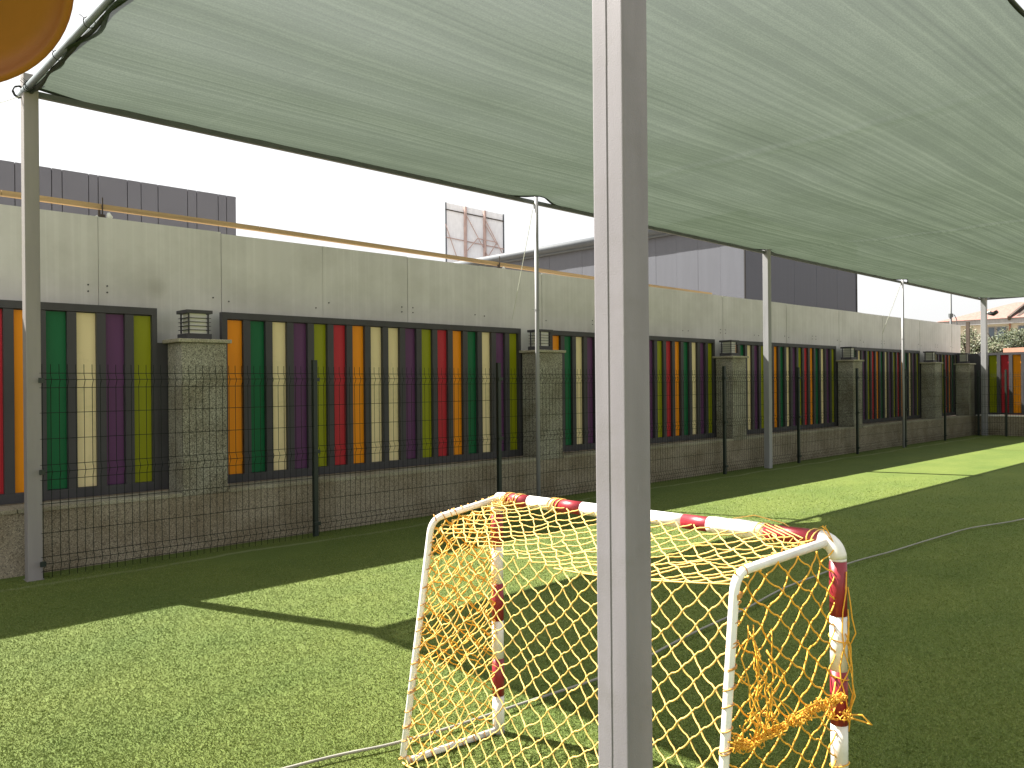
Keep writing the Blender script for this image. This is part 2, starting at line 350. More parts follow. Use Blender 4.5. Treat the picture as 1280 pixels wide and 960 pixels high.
# lanterns
def lantern(x, label, tilt=0):
    cx, cy = x+.20, YW+.185; z0 = 1.952
    t_ = thing('pillar_lantern', (cx, cy, z0), label, 'lantern', 'lanterns on the wall pillars'); w_ = .118
    q = part('lantern_base', MB().box(-w_, w_, -w_, w_, 0, .055), 'frame', t_, loc=(cx, cy, z0)); bevel(q, .004)
    part('lantern_glass', MB().box(-.078, .078, -.078, .078, .055, .245), 'frost', t_, loc=(cx, cy, z0))
    for i in (-1, 1):
        for j in (-1, 1): part('corner_rod', MB().box(i*.092-.006, i*.092+.006, j*.092-.006, j*.092+.006, .055, .243), 'frame', t_, loc=(cx, cy, z0))
    for k in range(4):
        z = .088+k*.037
        mb = MB(); h_ = .112
        for a in ((-h_, -.08), (.08, h_)): mb.box(-h_, h_, a[0], a[1], z, z+.004); mb.box(a[0], a[1], -.08, .08, z, z+.004)
        part('louvre', mb, 'frame', t_, loc=(cx, cy, z0))
    q = part('lantern_cap', MB().box(-w_-.006, w_+.006, -w_-.006, w_+.006, .243, .275), 'frame', t_, loc=(cx, cy, z0)); bevel(q, .003)
    return t_
for x, lb in zip(pil+[24.02], ['dark louvred lantern on the pillar nearest the left steel post', 'dark louvred lantern behind the thin round canopy post',
        'dark louvred lantern on the third pillar, just right of the large central post', 'dark louvred lantern on the fourth pillar, right of the shaded square canopy post',
        'small far lantern on the last pillar before the corner', 'dark lantern on the corner pillar behind the far canopy post']): lantern(x, lb)

# ---------------------------------------------------------------- coloured screens
SEQ = 'orange green cream purple olive red orange cream cream purple olive red orange green cream purple olive'.split()
SEQR = 'orange green cream purple olive red orange green cream purple olive red orange green cream purple olive'.split()
ZB, ZT = .543, 2.247
pm = {c: MB().box(0, .164, 0, .012, 0, ZT-ZB-.16).mesh('panel', c) for c in 'orange green cream purple olive red'.split()}
mm = bevel  # noqa
mull = MB().box(0, .076, 0, .05, 0, ZT-ZB-.155).mesh('mullion', 'frame')
def screen(x0, seq, label, last=None, horiz=True):
    n_ = len(seq); W_ = .058+n_*.2405-.0765+.045
    t_ = thing('slat_screen', (x0, YF, ZB), label, 'screen', 'coloured slat screens along the wall')
    mb = MB(); x1 = x0+W_
    mb.box(x0, x1, YF, YF+.06, ZB, ZB+.085).box(x0, x1, YF, YF+.06, ZT-.065, ZT)
    mb.box(x0, x0+.055, YF+.001, YF+.059, ZB+.085, ZT-.065).box(x1-.045, x1, YF+.001, YF+.059, ZB+.085, ZT-.065)
    mb.box(x0+.02, x1-.02, YF+.062, YF+.09, ZB+.02, ZT-.03)            # backing sheet
    part('frame', mb, 'frame', t_)
    mb = MB().box(x1+.002, x1+.50, YF+.01, YF+.05, ZB, 1.925)
    if x1+.5 < 24: part('infill_panel', mb, 'frame', t_)
    for i, c in enumerate(seq):
        px = x0+.058+i*.2405
        link('panel', pm[c], t_, (px, YF+.042+random.uniform(0, .006), ZB+.085+random.uniform(0, .004)))
        if i < n_-1: link('mullion', mull, t_, (px+.1645, YF+.004, ZB+.085))
    return t_
x_first = 2.82-(.058+17*.2405-.0765+.045)
screen(x_first, SEQR, 'slat screen bay at the left edge, behind the left steel post')
screen(starts[2], SEQ, 'widest-looking slat screen bay with two cream slats side by side, between first two pillars')
screen(8.121, SEQR, 'slat screen bay partly hidden behind the large central post')
screen(starts[4], SEQR, 'slat screen bay crossed by the shaded square canopy post')
screen(starts[5], SEQR, 'slat screen bay crossed by the far thin canopy post')
screen(starts[6], SEQR[:8]+SEQR[8:10], 'short last slat screen bay beside the corner pillar')
# end wall and its screen, turned a quarter
XW = 24.45
ew = thing('end_wall', (24.7, 3, 0), 'short far end wall with white-edged coping at the right edge', 'wall')
part('wall_base', MB().box(XW+.004, XW+.5, -8, YW-.004, -.02, .515), 'granitewall', ew)
for i in range(8): bevel(part('coping_stone', MB().box(XW-.008, XW+.3, YW-.03-(i+1)*1.3+.003, YW-.03-i*1.3-.003, .515, .55), 'white', ew), .004)
es = thing('slat_screen', (24.75, 5, .55), 'brightly sunlit slat screen on the far end wall at the right edge', 'screen', 'coloured slat screens along the wall')
mb = MB().box(24.75, 24.81, -2.5, 7.42, .552, .60).box(24.75, 24.81, -2.5, 7.42, 2.17, 2.235).box(24.826, 24.85, -2.45, 7.4, .58, 2.2).box(24.752, 24.80, 7.421, 7.98, .3, 2.23)
mb.box(24.751, 24.809, 7.34, 7.42, .60, 2.17); part('frame', mb, 'frame', es)
pe = {c: MB().box(0, .012, -.20, 0, 0, 1.56).mesh('panel', c) for c in pm}
me_ = MB().box(0, .072, -.085, 0, 0, 1.565).mesh('mullion', 'frame')
yy = 7.195; EQ = ['olive', 'red', 'orange', 'green', 'cream', 'purple']
link('mullion', me_, es, (24.732, 7.338, .602)); link('mullion', me_, es, (24.733, 7.28, .602))
k = 0
while yy > -2.3:
    link('panel', pe[EQ[k % 6]], es, (24.808, yy, .605)); link('mullion', me_, es, (24.732, yy-.201, .602)); yy -= .288; k += 1

# ---------------------------------------------------------------- tall cladding behind the screens
YC = 8.137
cw = thing('cladding_wall', (10, YC, 0), 'tall pale galvanised sheet wall standing behind the coloured screens', 'wall')
joints = [2.407+1.178*k for k in range(-7, 20)]; joints = [j for j in joints if j < 25.3]+[25.5]
for k, (a, b_) in enumerate(zip(joints, joints[1:])):
    top = 3.088 + (.012 if k < 8 else -.006) + random.uniform(-.004, .004)
    o = part('cladding_panel', MB().box(a+.0025, b_-.0025, YC+(k % 2)*.004, YC+.045, .3, top), 'clad', cw)
mb = MB()
for k, j in enumerate(joints[1:-1]):
    for dx in (-.09, .075):
        for z in ((2.40, 2.46) if k % 3 == 0 else (2.40+random.uniform(-.02, .05),)): mb.tube([(j+dx, YC+.002, z), (j+dx, YC-.006, z)], .008, 6)
structure(part('screw_heads', mb, 'black', cw), 'stuff')
# timber rail with clamps on top of the cladding
tr = thing('timber_rail', (5, 8.3, 3.2), 'long thin tan timber rail running just above the sheet wall top', 'rail')
pts = [(-6, 3.245), (1.65, 3.222), (4.05, 3.207), (6.7, 3.17), (9.6, 3.125), (12.8, 3.105)]
for (a, za), (b_, zb) in zip(pts, pts[1:]): part('rail', MB().beam((a+.002, 8.25, za), (b_-.002, 8.25, zb), .05, .048), 'wood', tr)
for x, z in ((2.47, 3.16), (7.55, 3.12)):
    mb = MB().tube([(x, 8.215, z-.09), (x, 8.215, z+.14)], .007, 6).tube([(x-.03, 8.21, z-.06), (x-.03, 8.21, z+.02)], .012, 6).box(x-.03, x+.02, 8.2, 8.3, z-.08, z-.02)
    part('clamp', mb, 'rust', tr)
    part('foam_blob', MB().tube([(x+.05, 8.19, z-.085), (x+.055, 8.19, z-.04), (x+.045, 8.19, z+.0)], [.012, .03, .012], 7).tube([(x-.11, 8.19, z-.07), (x-.05, 8.19, z-.055)], [.004, .022], 6), 'frost', tr, True)

# ---------------------------------------------------------------- green mesh fence
YM = 7.31; FZ = [1.628, 1.577, 1.512, 1.313, 1.107, .901, .847, .782, .594, .363, .175, .124, .062]
FOLD = (1.57, .845, .12)
def fbulge(z):
    d = 0
    for c_ in FOLD:
        q = abs(z-c_)
        if q < .05: d = max(d, .028*(1-q/.05))
    return d
def fence_panel_mb(L):
    mb = MB(); zs = sorted({.01, 1.70}.union(*[{c_-.05, c_, c_+.05} for c_ in FOLD])); n_ = max(2, int(L/.0625))
    for i in range(n_+1):
        x = .03+(L-.06)*i/n_; mb.tube([(x, -fbulge(z), z) for z in zs], .0026, 4, False)
    for z in FZ: mb.tube([(.01, -fbulge(z)-.004, z), (L-.01, -fbulge(z)-.004, z)], .0026, 4, False)
    return mb
FP = fence_panel_mb(2.44).mesh('mesh_panel', 'wire')
fe = thing('mesh_fence', (12, YM, 0), 'dark green welded mesh fence running along the wall', 'fence')
FX = [4.157+2.5*k for k in range(9)]
pmsh = MB().rsq(-.024, .024, -.024, .024, 0, 1.765, .006, 2).mesh('fence_post', 'greenmetal')
clm = MB()
for z in (.13, .85, 1.57): clm.box(-.034, .034, -.045, -.026, z-.018, z+.018)
cmesh = clm.mesh('clamp', 'greenmetal')
for x in FX: o = link('fence_post', pmsh, fe, (x, YM-.03, 0)); link('clamp', cmesh, o, (x, YM-.03, 0))
for x in FX[:-1]: link('mesh_panel', FP, fe, (x+.03, YM+.0, 0))
part('mesh_panel', fence_panel_mb(2.44), 'wire', fe, loc=(1.68, YM-.105, 0))
for z in (.13, .85, 1.57): part('clamp', MB().box(1.675, 1.716, YM-.162, YM-.146, z-.02, z+.02), 'greenmetal', fe)
fe2 = thing('mesh_fence', (24.15, 4, 0), 'short dark green mesh fence in front of the end wall, right edge', 'fence')
for k in range(4):
    y = 6.62-2.5*k; link('fence_post', pmsh, fe2, (24.16, y, 0))
    link('mesh_panel', FP, fe2, (24.19, y, 0), (0, 0, -math.pi/2))
part('mesh_panel', fence_panel_mb(.58), 'wire', fe2, loc=(24.19, 7.22, 0)).rotation_euler = (0, 0, -math.pi/2)

# ---------------------------------------------------------------- canopy posts
YP = 7.26
G = 'steel posts holding up the shade net'
def sqpost(x0, y0, s, h, mat, label, seam=False):
    t_ = thing('canopy_post', (x0+s/2, y0+s/2, 0), label, 'post', G)
    o = part('post_tube', MB().rsq(x0, x0+s, y0, y0+s, -.02, h, .006, 4), mat, t_, False)
    return t_
cp = sqpost(1.60, 1.28, .102, 3.9, 'postworn', 'large square grey steel post close up, right of centre')
mb = MB(); z = .0
while z < 3.8:                                               # the weld seam, slightly broken
    l = random.uniform(.2, .5); mb.tube([(1.599, 1.334+random.uniform(-.0006, .0006), z), (1.599, 1.334, z+l)], .0008, 5); z += l
part('weld_seam', mb, 'post', cp)
lp = sqpost(1.60, 7.20, .105, 3.97, 'postmid', 'square grey steel post at the left corner of the shade net')
part('post_foot', MB().box(1.592, 1.713, 7.192, 7.313, -.01, .005), 'postmid', lp)
p3 = sqpost(12.90, 7.17, .105, 3.84, 'postlight', 'square post with bright sunlit upper part, just right of the dark shed corner')
p5 = sqpost(24.22, 7.10, .13, 3.70, 'postlight', 'far corner post with a small security camera on it')
def thinpost(x, h, label):
    t_ = thing('canopy_post', (x, 7.2, 0), label, 'post', G)
    part('post_tube', MB().tube([(x, 7.2, -.02), (x, 7.2, h)], .027, 12), 'postlight', t_, True)
    part('band', MB().tube([(x, 7.2, 2.42), (x, 7.2, 2.44)], .031, 12).tube([(x-.03, 7.19, 2.43), (x-.12, 7.17, 2.435)], .002, 4), 'postlight', t_)
    return t_
p2 = thinpost(7.25, 3.86, 'thin round post rising in front of the second pillar')
p4 = thinpost(18.85, 3.78, 'thin round far post between the square post and the corner post')
cc = thing('security_camera', (24.27, 7.05, 3.27), 'small black and white security camera on the far corner post', 'camera')
part('arm', MB().tube([(24.27, 7.10, 3.30), (24.24, 6.98, 3.31)], .03, 8), 'white', cc, True)
part('camera_body', MB().tube([(24.2, 7.03, 3.28), (24.16, 6.90, 3.25), (24.12, 6.80, 3.30)], [.045, .06, .05], 10), 'black', cc, True)
# ropes that steady the posts
def rope(pts, r, label, mat='frost'):
    o = part('guy_rope', MB().tube(pts, r, 5), mat); tag(o, label, 'rope', 'guy ropes of the shade net'); return o
rope([(7.22, 7.2, 3.80), (7.69, 8.12, 2.39)], .004, 'thin rope slanting left from the thin post in front of the second pillar')
rope([(18.8, 7.2, 3.7), (20.01, 8.12, 2.64)], .006, 'thin white rope slanting left from the thin far post')
rope([(1.58, 7.2, 3.78), (1.3, 7.25, 3.62), (.9, 7.3, 3.25)], .0025, 'hair-thin wire trailing off the left post top')

# ---------------------------------------------------------------- shade net
def canz(x): return 3.845-.007*max(0, x-1.6)
can = thing('shade_canopy', (13, 4.3, 3.8), 'large pale green shade net stretched overhead on steel posts', 'canopy')
CX0, CX1, CY0, CY1 = 1.63, 24.36, 1.50, 7.24
PX = [1.65, 7.25, 12.95, 18.85, 24.28]
nxg, nyg = 260, 56; mb = MB(); vv = []
for j in range(nyg+1):
    v = j/nyg
    for i in range(nxg+1):
        u = i/nxg; x = CX0+(CX1-CX0)*u; y = CY0+(CY1-CY0)*v
        d = min(abs(x-p) for p in PX)
        k = max(p for p in PX if p <= x+.05) if x >= PX[0] else PX[0]
        nxp = min([p for p in PX if p > x] or [PX[-1]+1]); ph = (x-k)/max(.1, nxp-k)
        ed = .006*math.sin(x*9+1.3*math.sin(x*2.3))
        y_in = ed+(.13*math.exp(-(d/.26)**2) if min(abs(x-7.25), abs(x-18.85)) < 1 else 0)
        y2 = CY0+(CY1-CY0)*v-y_in*v**8
        x2 = x+(1-u)**40*.03*math.sin(y*7)
        sag = .10*max(0, math.sin(math.pi*v))**.9*(.75+.25*math.sin(math.pi*ph)**2)
        ripple = .006*math.sin(y*6.3+.25*x)*math.sin(math.pi*v)+.006*math.sin(x*2.2+y*.8)*math.sin(math.pi*v)+.002*math.sin(x*5.1-y*2)*math.sin(math.pi*v)
        lift = .03*math.exp(-(d/.25)**2)*v**8
        vv.append((x2, y2, canz(x)+.012-sag+ripple+lift))
mb.v = vv
for j in range(nyg):
    for i in range(nxg): a = j*(nxg+1)+i; mb.f.append((a, a+1, a+nxg+2, a+nxg+1)); mb.m.append(0)
part('net_sheet', mb, 'net', can, True)
row = lambda j: [vv[j*(nxg+1)+i] for i in range(nxg+1)]
def hem(name, pts, off, w):
    mb = MB(); n0 = len(pts)
    rr = [w*(1+.35*math.sin(i*.9)*math.sin(i*.37)+.15*random.uniform(-1, 1)) for i in range(n0)]
    mb.tube([(p[0]+off[0], p[1]+off[1], p[2]+off[2]) for p in pts], rr, 6); part(name, mb, 'hem', can, True)
hem('hem', row(nyg), (0, 0, -.006), .011); hem('hem', row(0), (0, 0, -.006), .012)
left = [vv[j*(nxg+1)] for j in range(nyg+1)]; rightc = [vv[j*(nxg+1)+nxg] for j in range(nyg+1)]
# left hem follows the pipe instead of the sagging sheet
lh = [(1.652+.005*math.sin(j*.9), CY0+(CY1-CY0)*j/60, canz(1.6)-.030+.009*math.sin(j*.7)*math.sin(j*.31)) for j in range(61)]
hem('hem', lh, (0, 0, .01), .016); hem('hem', rightc, (0, 0, 0), .012)
mb = MB()                                                     # strip that closes pipe and sheet at the left edge
for j in range(nyg):
    a = left[j]; b_ = left[j+1]; mb.quad((1.64, a[1], canz(1.6)-.01), (1.64, b_[1], canz(1.6)-.01), (b_[0]+.03, b_[1], b_[2]), (a[0]+.03, a[1], a[2]))
part('net_edge_strip', mb, 'net', can)
seg = [1.62]+PX[1:4]+[24.3]
for a, b_ in zip(seg, seg[1:]): part('edge_bar', MB().beam((a+.002, YP-.02, canz(a)-.015), (b_-.002, YP-.02, canz(b_)-.015), .04, .045), 'pipe', can)
part('edge_pipe', MB().tube([(1.612, 7.36, canz(1.6)-.005), (1.612, 1.2, canz(1.6)-.005)], .024, 12), 'bluepipe', can, True)
part('edge_pipe', MB().tube([(24.36, 7.26, canz(24.3)-.012), (24.36, 1.2, canz(24.3)-.012)], .025, 10), 'pipe', can, True)
part('edge_wire', MB().tube([(1.58, CY0-.03, canz(1.6)), (13, CY0-.03, canz(13)-.06), (24.4, CY0-.03, canz(24.4))], .006, 6), 'pipe', can, True)
mb = MB()                                                     # ties around the left pipe
for y in [7.12, 7.08, 7.05, 6.3, 5.6, 4.8, 4.1, 3.3, 2.6, 1.9]:
    c_ = Vector((1.615, y, canz(1.6)-.008)); mb.tube([c_+Vector((math.cos(a)*.036, random.uniform(-.006, .006), math.sin(a)*.036)) for a in [k*math.pi/5 for k in range(10)]], .0035, 4, closed=True)
    mb.tube([c_+Vector((-.03, 0, .02)), c_+Vector((-.05, .03, .05))], .002, 4)
for k in range(5):
    a = random.uniform(-.02, .02); mb.tube([Vector((1.585+math.cos(q)*.045, 7.27+a+random.uniform(-.01, .01), canz(1.6)-.012+math.sin(q)*.045)) for q in [i*math.pi/4 for i in range(8)]], .004, 4, closed=True)
structure(part('binding_wire', mb, 'hem', can), 'stuff')

# ---------------------------------------------------------------- football goal
GZ = 1.02
FL, FR = Vector((2.37, 2.61, 0)), Vector((2.455, 1.137, 0))
gl = thing('football_goal', (2.3, 1.9, 0), 'small red and white goal with torn yellow net, lying behind the central post', 'goal')
def arc(c, a, b_, n_=6):
    return [c+(a*math.cos(math.pi/2*k/n_)+b_*math.sin(math.pi/2*k/n_)) for k in range(n_+1)]
def sweep(path, r, breaks, name, smooth=True):
    """tube cut at arc-length fractions into red and white bands, each a flush segment"""
    pass
R_ = .0255
def band_tube(a, b_, cuts, first, parent, nm):
    # cuts: distances along a->b
    a = Vector(a); b_ = Vector(b_); L = (b_-a).length; d = (b_-a)/L; cs = [0]+cuts+[L]; col = first; par = None
    for p, q in zip(cs, cs[1:]):
        o = part(nm if col == 'white' else nm, MB().tube([a+d*p, a+d*(p+(q-p)*.5), a+d*q], R_+(.0008 if col == 'redtape' else 0), 20), col, parent, True)
        if col == 'redtape': o['label'] = 'red taped band of the goal tube'
        col = 'redtape' if col == 'white' else 'white'
UPV = Vector((0, 0, 1))
# left front post, crossbar, right front post with rounded right corner
band_tube(FL, FL+UPV*(GZ-.03), [.165, .326, .49, .65, .81, .96], 'white', gl, 'front_post')
rc = .055
band_tube(FR, FR+UPV*(GZ-rc), [.125, .29, .455, .62, .79, .958], 'white', gl, 'front_post')
cdv = (FR-FL).normalized(); L = (FR-FL).length
c0 = FL+UPV*GZ
band_tube(c0+cdv*.035, c0+cdv*(L-rc), [.025, .157, .309, .438, .60, .75, .896, 1.047, 1.206], 'white', gl, 'crossbar')
part('corner_bend', MB().tube([FL+UPV*(GZ-.032), FL+UPV*(GZ-.012)+cdv*.004, FL+UPV*(GZ-.002)+cdv*.016, c0+cdv*.037], R_+.001, 20), 'white', gl, True)
cc_ = FR+UPV*(GZ-rc)-cdv*rc
part('corner_bend', MB().tube(arc(cc_, UPV*rc, cdv*rc, 8), R_+.001, 20), 'white', gl, True)
# thin back frames
r2 = .0135
BLt, BRt = Vector((2.03, 2.63, .965)), Vector((1.97, 1.20, .99))
BLb, BRb = Vector((1.888, 2.649, .014)), Vector((1.83, 1.19, .014))
def backframe(Fb, Ft, Bt, Bb, nm):
    e1 = (Ft-Bt).normalized(); e2 = (Bb-Bt).normalized(); r = .055
    P = [Ft, Bt+e1*r]
    for k in range(1, 8):
        t_ = k/8; P.append(Bt+e1*r*(1-t_)**2+e2*r*t_**2)
    P += [Bt+e2*r, Bt.lerp(Bb, .5)+Vector((.004, .003, 0)), Bb+(Bt-Bb).normalized()*.03, Bb+(Fb-Bb).normalized()*.03+UPV*.0, Fb]
    part(nm, MB().tube(P, r2, 12), 'white', gl, True)
backframe(FL+UPV*.014, c0+cdv*.012-Vector((.02, 0, .004)), BLt, BLb, 'side_frame')
backframe(FR+UPV*.014, FR+UPV*(GZ-.006)-cdv*.03, BRt, BRb, 'side_frame')
part('bottom_rope', MB().tube([BLb, BLb.lerp(BRb, .5)+Vector((.03, 0, -.008)), BRb], .004, 6), 'cord', gl, True)
# nets
def netsheet(P, nu, nv, r=.0024, jit=.006, seed=1, skip=None, sag=.10, mb=None):
    rd = random.Random(seed); mb = mb or MB(); K = {}
    def kn(i, j):
        if (i, j) not in K:
            edge = i in (0, nu) or j in (0, nv); q = 0 if edge else jit
            K[(i, j)] = Vector(P(i/nu, j/nv))+Vector((rd.gauss(0, q), rd.gauss(0, q), rd.gauss(0, q)))
        return K[(i, j)]
    for j in range(nv):
        for i in range(nu+1):
            if (i+j) % 2: continue
            for di in (-1, 1):
                i2 = i+di
                if not 0 <= i2 <= nu: continue
                if skip and skip((i+i2)/2/nu, (j+.5)/nv): continue
                a = kn(i, j); b_ = kn(i2, j+1); d = b_-a; l = d.length
                # strands leave each knot nearly upright, giving the soft S of knotted net
                s_ = Vector((0, 0, -1))*l*sag*.5; off = d*.0
                dv = Vector(P(i/nu, min(1, (j+1.0)/nv)))-Vector(P(i/nu, j/nv)); dv = dv.normalized()*l*.13 if dv.length > 1e-6 else Vector()
                mb.tube([a, a+d*.25+dv*.35+s_*.3, a+d*.5+s_, b_-d*.25-dv*.35+s_*.3, b_], r*(1+rd.uniform(-.1, .15)), 5, False)
            k_ = kn(i, j); mb.tube([k_-UPV*r*1.7, k_, k_+UPV*r*1.7], [r*.9, r*1.75, r*.9], 6)
    return mb, kn
def lerp4(a, b_, c_, d, u, v): return a.lerp(b_, u).lerp(c_.lerp(d, u), v)
bl0, br0 = BLt+Vector((.0, -.0, -.04)), BRt+Vector((0, 0, -.03))
def Pback(u, v):
    p = lerp4(bl0, br0, BLb, BRb, u, v); e = math.sin(math.pi*u)*math.sin(math.pi*v)
    q = math.sin(math.pi*u)*(1-v)**2
    return p+Vector((.05*e, 0, -.055*q))
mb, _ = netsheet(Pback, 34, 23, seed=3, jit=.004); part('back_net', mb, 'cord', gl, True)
tl, tr_ = c0+cdv*.05+Vector((-.02, 0, -.0)), c0+cdv*(L-.06)+Vector((-.02, 0, 0))
def Ptop(u, v):
    p = lerp4(tl, tr_, bl0, br0, u, v); e = math.sin(math.pi*u)*math.sin(math.pi*min(1, v*.5+.0))
    return p+Vector((0, 0, -.055*math.sin(math.pi*u)*v**.8-.02*math.sin(math.pi*v)*math.sin(math.pi*u)))
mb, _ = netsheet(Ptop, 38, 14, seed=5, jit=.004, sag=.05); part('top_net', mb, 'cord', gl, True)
def Pside(Ft, Fb, Bt, Bb, bul):
    def P(u, v):
        p = lerp4(Bt, Ft, Bb, Fb, u, v); e = math.sin(math.pi*u)*math.sin(math.pi*v); return p+Vector((0, bul*e, 0))
    return P
mb, _ = netsheet(Pside(c0+cdv*.02-Vector((.03, 0, .03)), FL+Vector((-.02, 0, .03)), BLt-UPV*.02, BLb, .02), 9, 25, seed=8, jit=.006)
netsheet(Pside(c0-Vector((.03, 0, .03)), FL+Vector((-.02, 0, .35)), BLt-UPV*.02, BLb.lerp(BLt, .35), -.04), 9, 19, seed=18, jit=.008, mb=mb)
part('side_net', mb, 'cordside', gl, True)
RFt, RFb = FR+UPV*(GZ-.02)+Vector((-.02, 0, 0)), FR+Vector((-.02, 0, .03))
PR = Pside(RFt, RFb, BRt-UPV*.0, BRb, -.02)
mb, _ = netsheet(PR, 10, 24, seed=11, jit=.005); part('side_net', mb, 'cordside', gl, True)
# torn net gathered into a bunch across the right side
rd = random.Random(4)
def curl(mb, c_, r0, n_, r):
    p = Vector(c_); pts = [p.copy()]; d = Vector((rd.gauss(0, 1), rd.gauss(0, .5), rd.gauss(0, 1))).normalized()
    for k in range(n_):
        d = (d+Vector((rd.gauss(0, .7), rd.gauss(0, .5), rd.gauss(0, .7)))).normalized(); p = p+d*r0*.45
        off = p-Vector(c_)
        if off.length > r0: d = (d-off.normalized()*1.2).normalized()
        pts.append(p.copy())
    mb.tube(pts, r, 5)
mb = MB()
def RS(u, v, dy=-.02): return PR(u, v)+Vector((0, dy, 0))
path = [RS(.0, .455), RS(.12, .47), RS(.3, .46), RS(.5, .455), RS(.68, .452), RS(.85, .46), RS(1.0, .465)]
for i in range(170):
    t_ = rd.random()*(len(path)-1.001); k = int(t_); p = path[k].lerp(path[k+1], t_-k)
    curl(mb, p+Vector((rd.gauss(0, .006), rd.gauss(0, .006), rd.gauss(0, .006))), .011, 12, .0014)
for s_ in range(6): mb.tube([p+Vector((rd.gauss(0, .006), rd.gauss(0, .007), rd.gauss(0, .009))) for p in path], .0022, 5)
for s_ in range(11):                                         # slack loops hanging down from behind the back post
    u0 = rd.uniform(.03, .28); v0 = rd.uniform(.14, .30); u1 = min(.5, u0+rd.uniform(-.02, .22)); v1 = .462
    P_ = [RS(u0, v0)]
    for k in range(1, 7): P_.append(RS(u0+(u1-u0)*k/7+rd.gauss(0, .022), v0+(v1-v0)*k/7, rd.uniform(-.045, -.01)))
    P_.append(RS(u1, v1)); mb.tube(P_, .0021, 5)
for s_ in range(16):
    u_ = rd.uniform(.04, .3); curl(mb, RS(u_, rd.uniform(.24+u_*.6, .46), rd.uniform(-.03, 0)), .014, 9, .0015)
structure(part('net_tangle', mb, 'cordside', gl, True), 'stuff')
mb = MB()                                                     # strands slipped outside the right front post
for s_ in range(7):
    z0 = rd.uniform(.72, .95); z1 = rd.uniform(.42, .52); ph = rd.uniform(-1.0, 1.8)
    P_ = []
    for k in range(9):
        f_ = k/8; rr = R_+.004+.03*math.sin(math.pi*f_)*rd.uniform(.3, 1); a = ph+.7*math.sin(f_*5+s_)
        P_.append(FR+Vector((-math.sin(a)*-rr*.5+.0, -math.cos(a)*rr, z0+(z1-z0)*f_)))
    mb.tube(P_, .0021, 5)
for k in range(16): curl(mb, FR+Vector((-.035+rd.uniform(-.01, .02), rd.uniform(-.05, .04), .50+rd.gauss(0, .007))), .016, 10, .0016)
mb.tube([FR+Vector((-.03, -.03, .50)), FR+Vector((-.01, -.075, .505)), FR+Vector((0, -.10, .48)), FR+Vector((0, -.075, .482)), FR+Vector((-.02, -.04, .49))], .003, 5)
for z in (.72, .60, .47, .33, .24, .14): mb.tube([FR+Vector((math.cos(a)*(R_+.003), math.sin(a)*(R_+.003), z+.008*math.sin(a+z*9))) for a in [k*math.pi/8 for k in range(16)]], .002, 5, closed=True)
for k in range(5): mb.tube([FR+Vector((-.03, 0, GZ-.0+.0)), FR+Vector((-.02+rd.gauss(0, .015), rd.gauss(0.03, .015), GZ+.03)), FR+Vector((-.02+rd.gauss(0, .012), rd.gauss(0.03, .012), GZ+.04+rd.random()*.01))], .0013, 4)
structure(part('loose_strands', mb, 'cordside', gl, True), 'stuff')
# lashings round the thin tubes and the crossbar
mb = MB()
def lash(a, b_, n_, rr):
    a = Vector(a); b_ = Vector(b_); d = (b_-a).normalized(); u = d.orthogonal().normalized(); w_ = d.cross(u)
    for k in range(n_):
        p = a.lerp(b_, (k+rd.uniform(.3, .7))/n_)
        for q in range(rd.choice((1, 1, 2))):
            sh = rd.uniform(-.5, .5)
            mb.tube([p+d*(q*.006+.008*math.sin(an+sh))+(u*math.cos(an)+w_*math.sin(an))*(rr+.0018) for an in [i*math.pi/6 for i in range(12)]], .0022, 5, closed=True)
lash(BRt-UPV*.06, BRb+UPV*.05, 16, r2); lash(BLt-UPV*.06, BLb, 15, r2); lash(c0-Vector((.06, 0, .01)), BLt, 8, r2); lash(tr_-Vector((.04, 0, .01)), BRt, 7, r2); lash(FL-Vector((.05, 0, -.014)), BLb, 7, r2)
for q in range(5): lash(BRt-UPV*(.052), BRt-UPV*.072, 1, r2+.002)
structure(part('lashings', mb, 'tie', gl, True), 'stuff')
mb = MB()
for f_ in (.05, .09, .22, .24, .78, .83, .95):
    p = c0+cdv*L*f_
    for q in range(2): mb.tube([p+cdv*(.01*q+.012*math.sin(an*1+q))+(UPV*math.cos(an)+Vector((1, 0, 0))*math.sin(an))*(R_+.003) for an in [i*math.pi/7 for i in range(14)]], .0022, 5, closed=True)
for k in range(40): curl(mb, c0+cdv*rd.uniform(-.02, .10)+Vector((rd.uniform(-.04, 0), 0, rd.gauss(-.01, .02))), .022, 9, .0018)
for k in range(12): curl(mb, FL+Vector((rd.uniform(-.04, -.02), rd.gauss(0, .02), rd.uniform(.3, 1))), .025, 9, .0019)
mb.tube([c0+cdv*1.12+UPV*.03, c0+cdv*1.2+UPV*.05, c0+cdv*1.3+UPV*.035, c0+cdv*1.33+UPV*.02], .002, 5)
for k in range(7): mb.tube([c0+cdv*(1.1+k*.03)+UPV*.028+Vector((-.01*k*.3, 0, 0)), c0+cdv*(1.2+k*.03)+UPV*.0+Vector((-.03, 0, 0)), c0+cdv*(1.27+k*.015)+Vector((-.06, 0, -.02))], .0019, 5)
structure(part('crossbar_ties', mb, 'cord', gl, True), 'stuff')
part('tape_wrap', MB().tube([c0+cdv*q for q in (1.03, 1.06, 1.10, 1.14, 1.19, 1.235)], [R_+.002, R_+.005, R_+.003, R_+.006, R_+.004, R_+.002], 14), 'white', gl, True)
part('tension_rope', MB().tube([bl0.lerp(br0, k/12)+Vector((0, 0, -.058*math.sin(math.pi*k/12))) for k in range(6, 13)], .0024, 5), 'cord', gl, True)

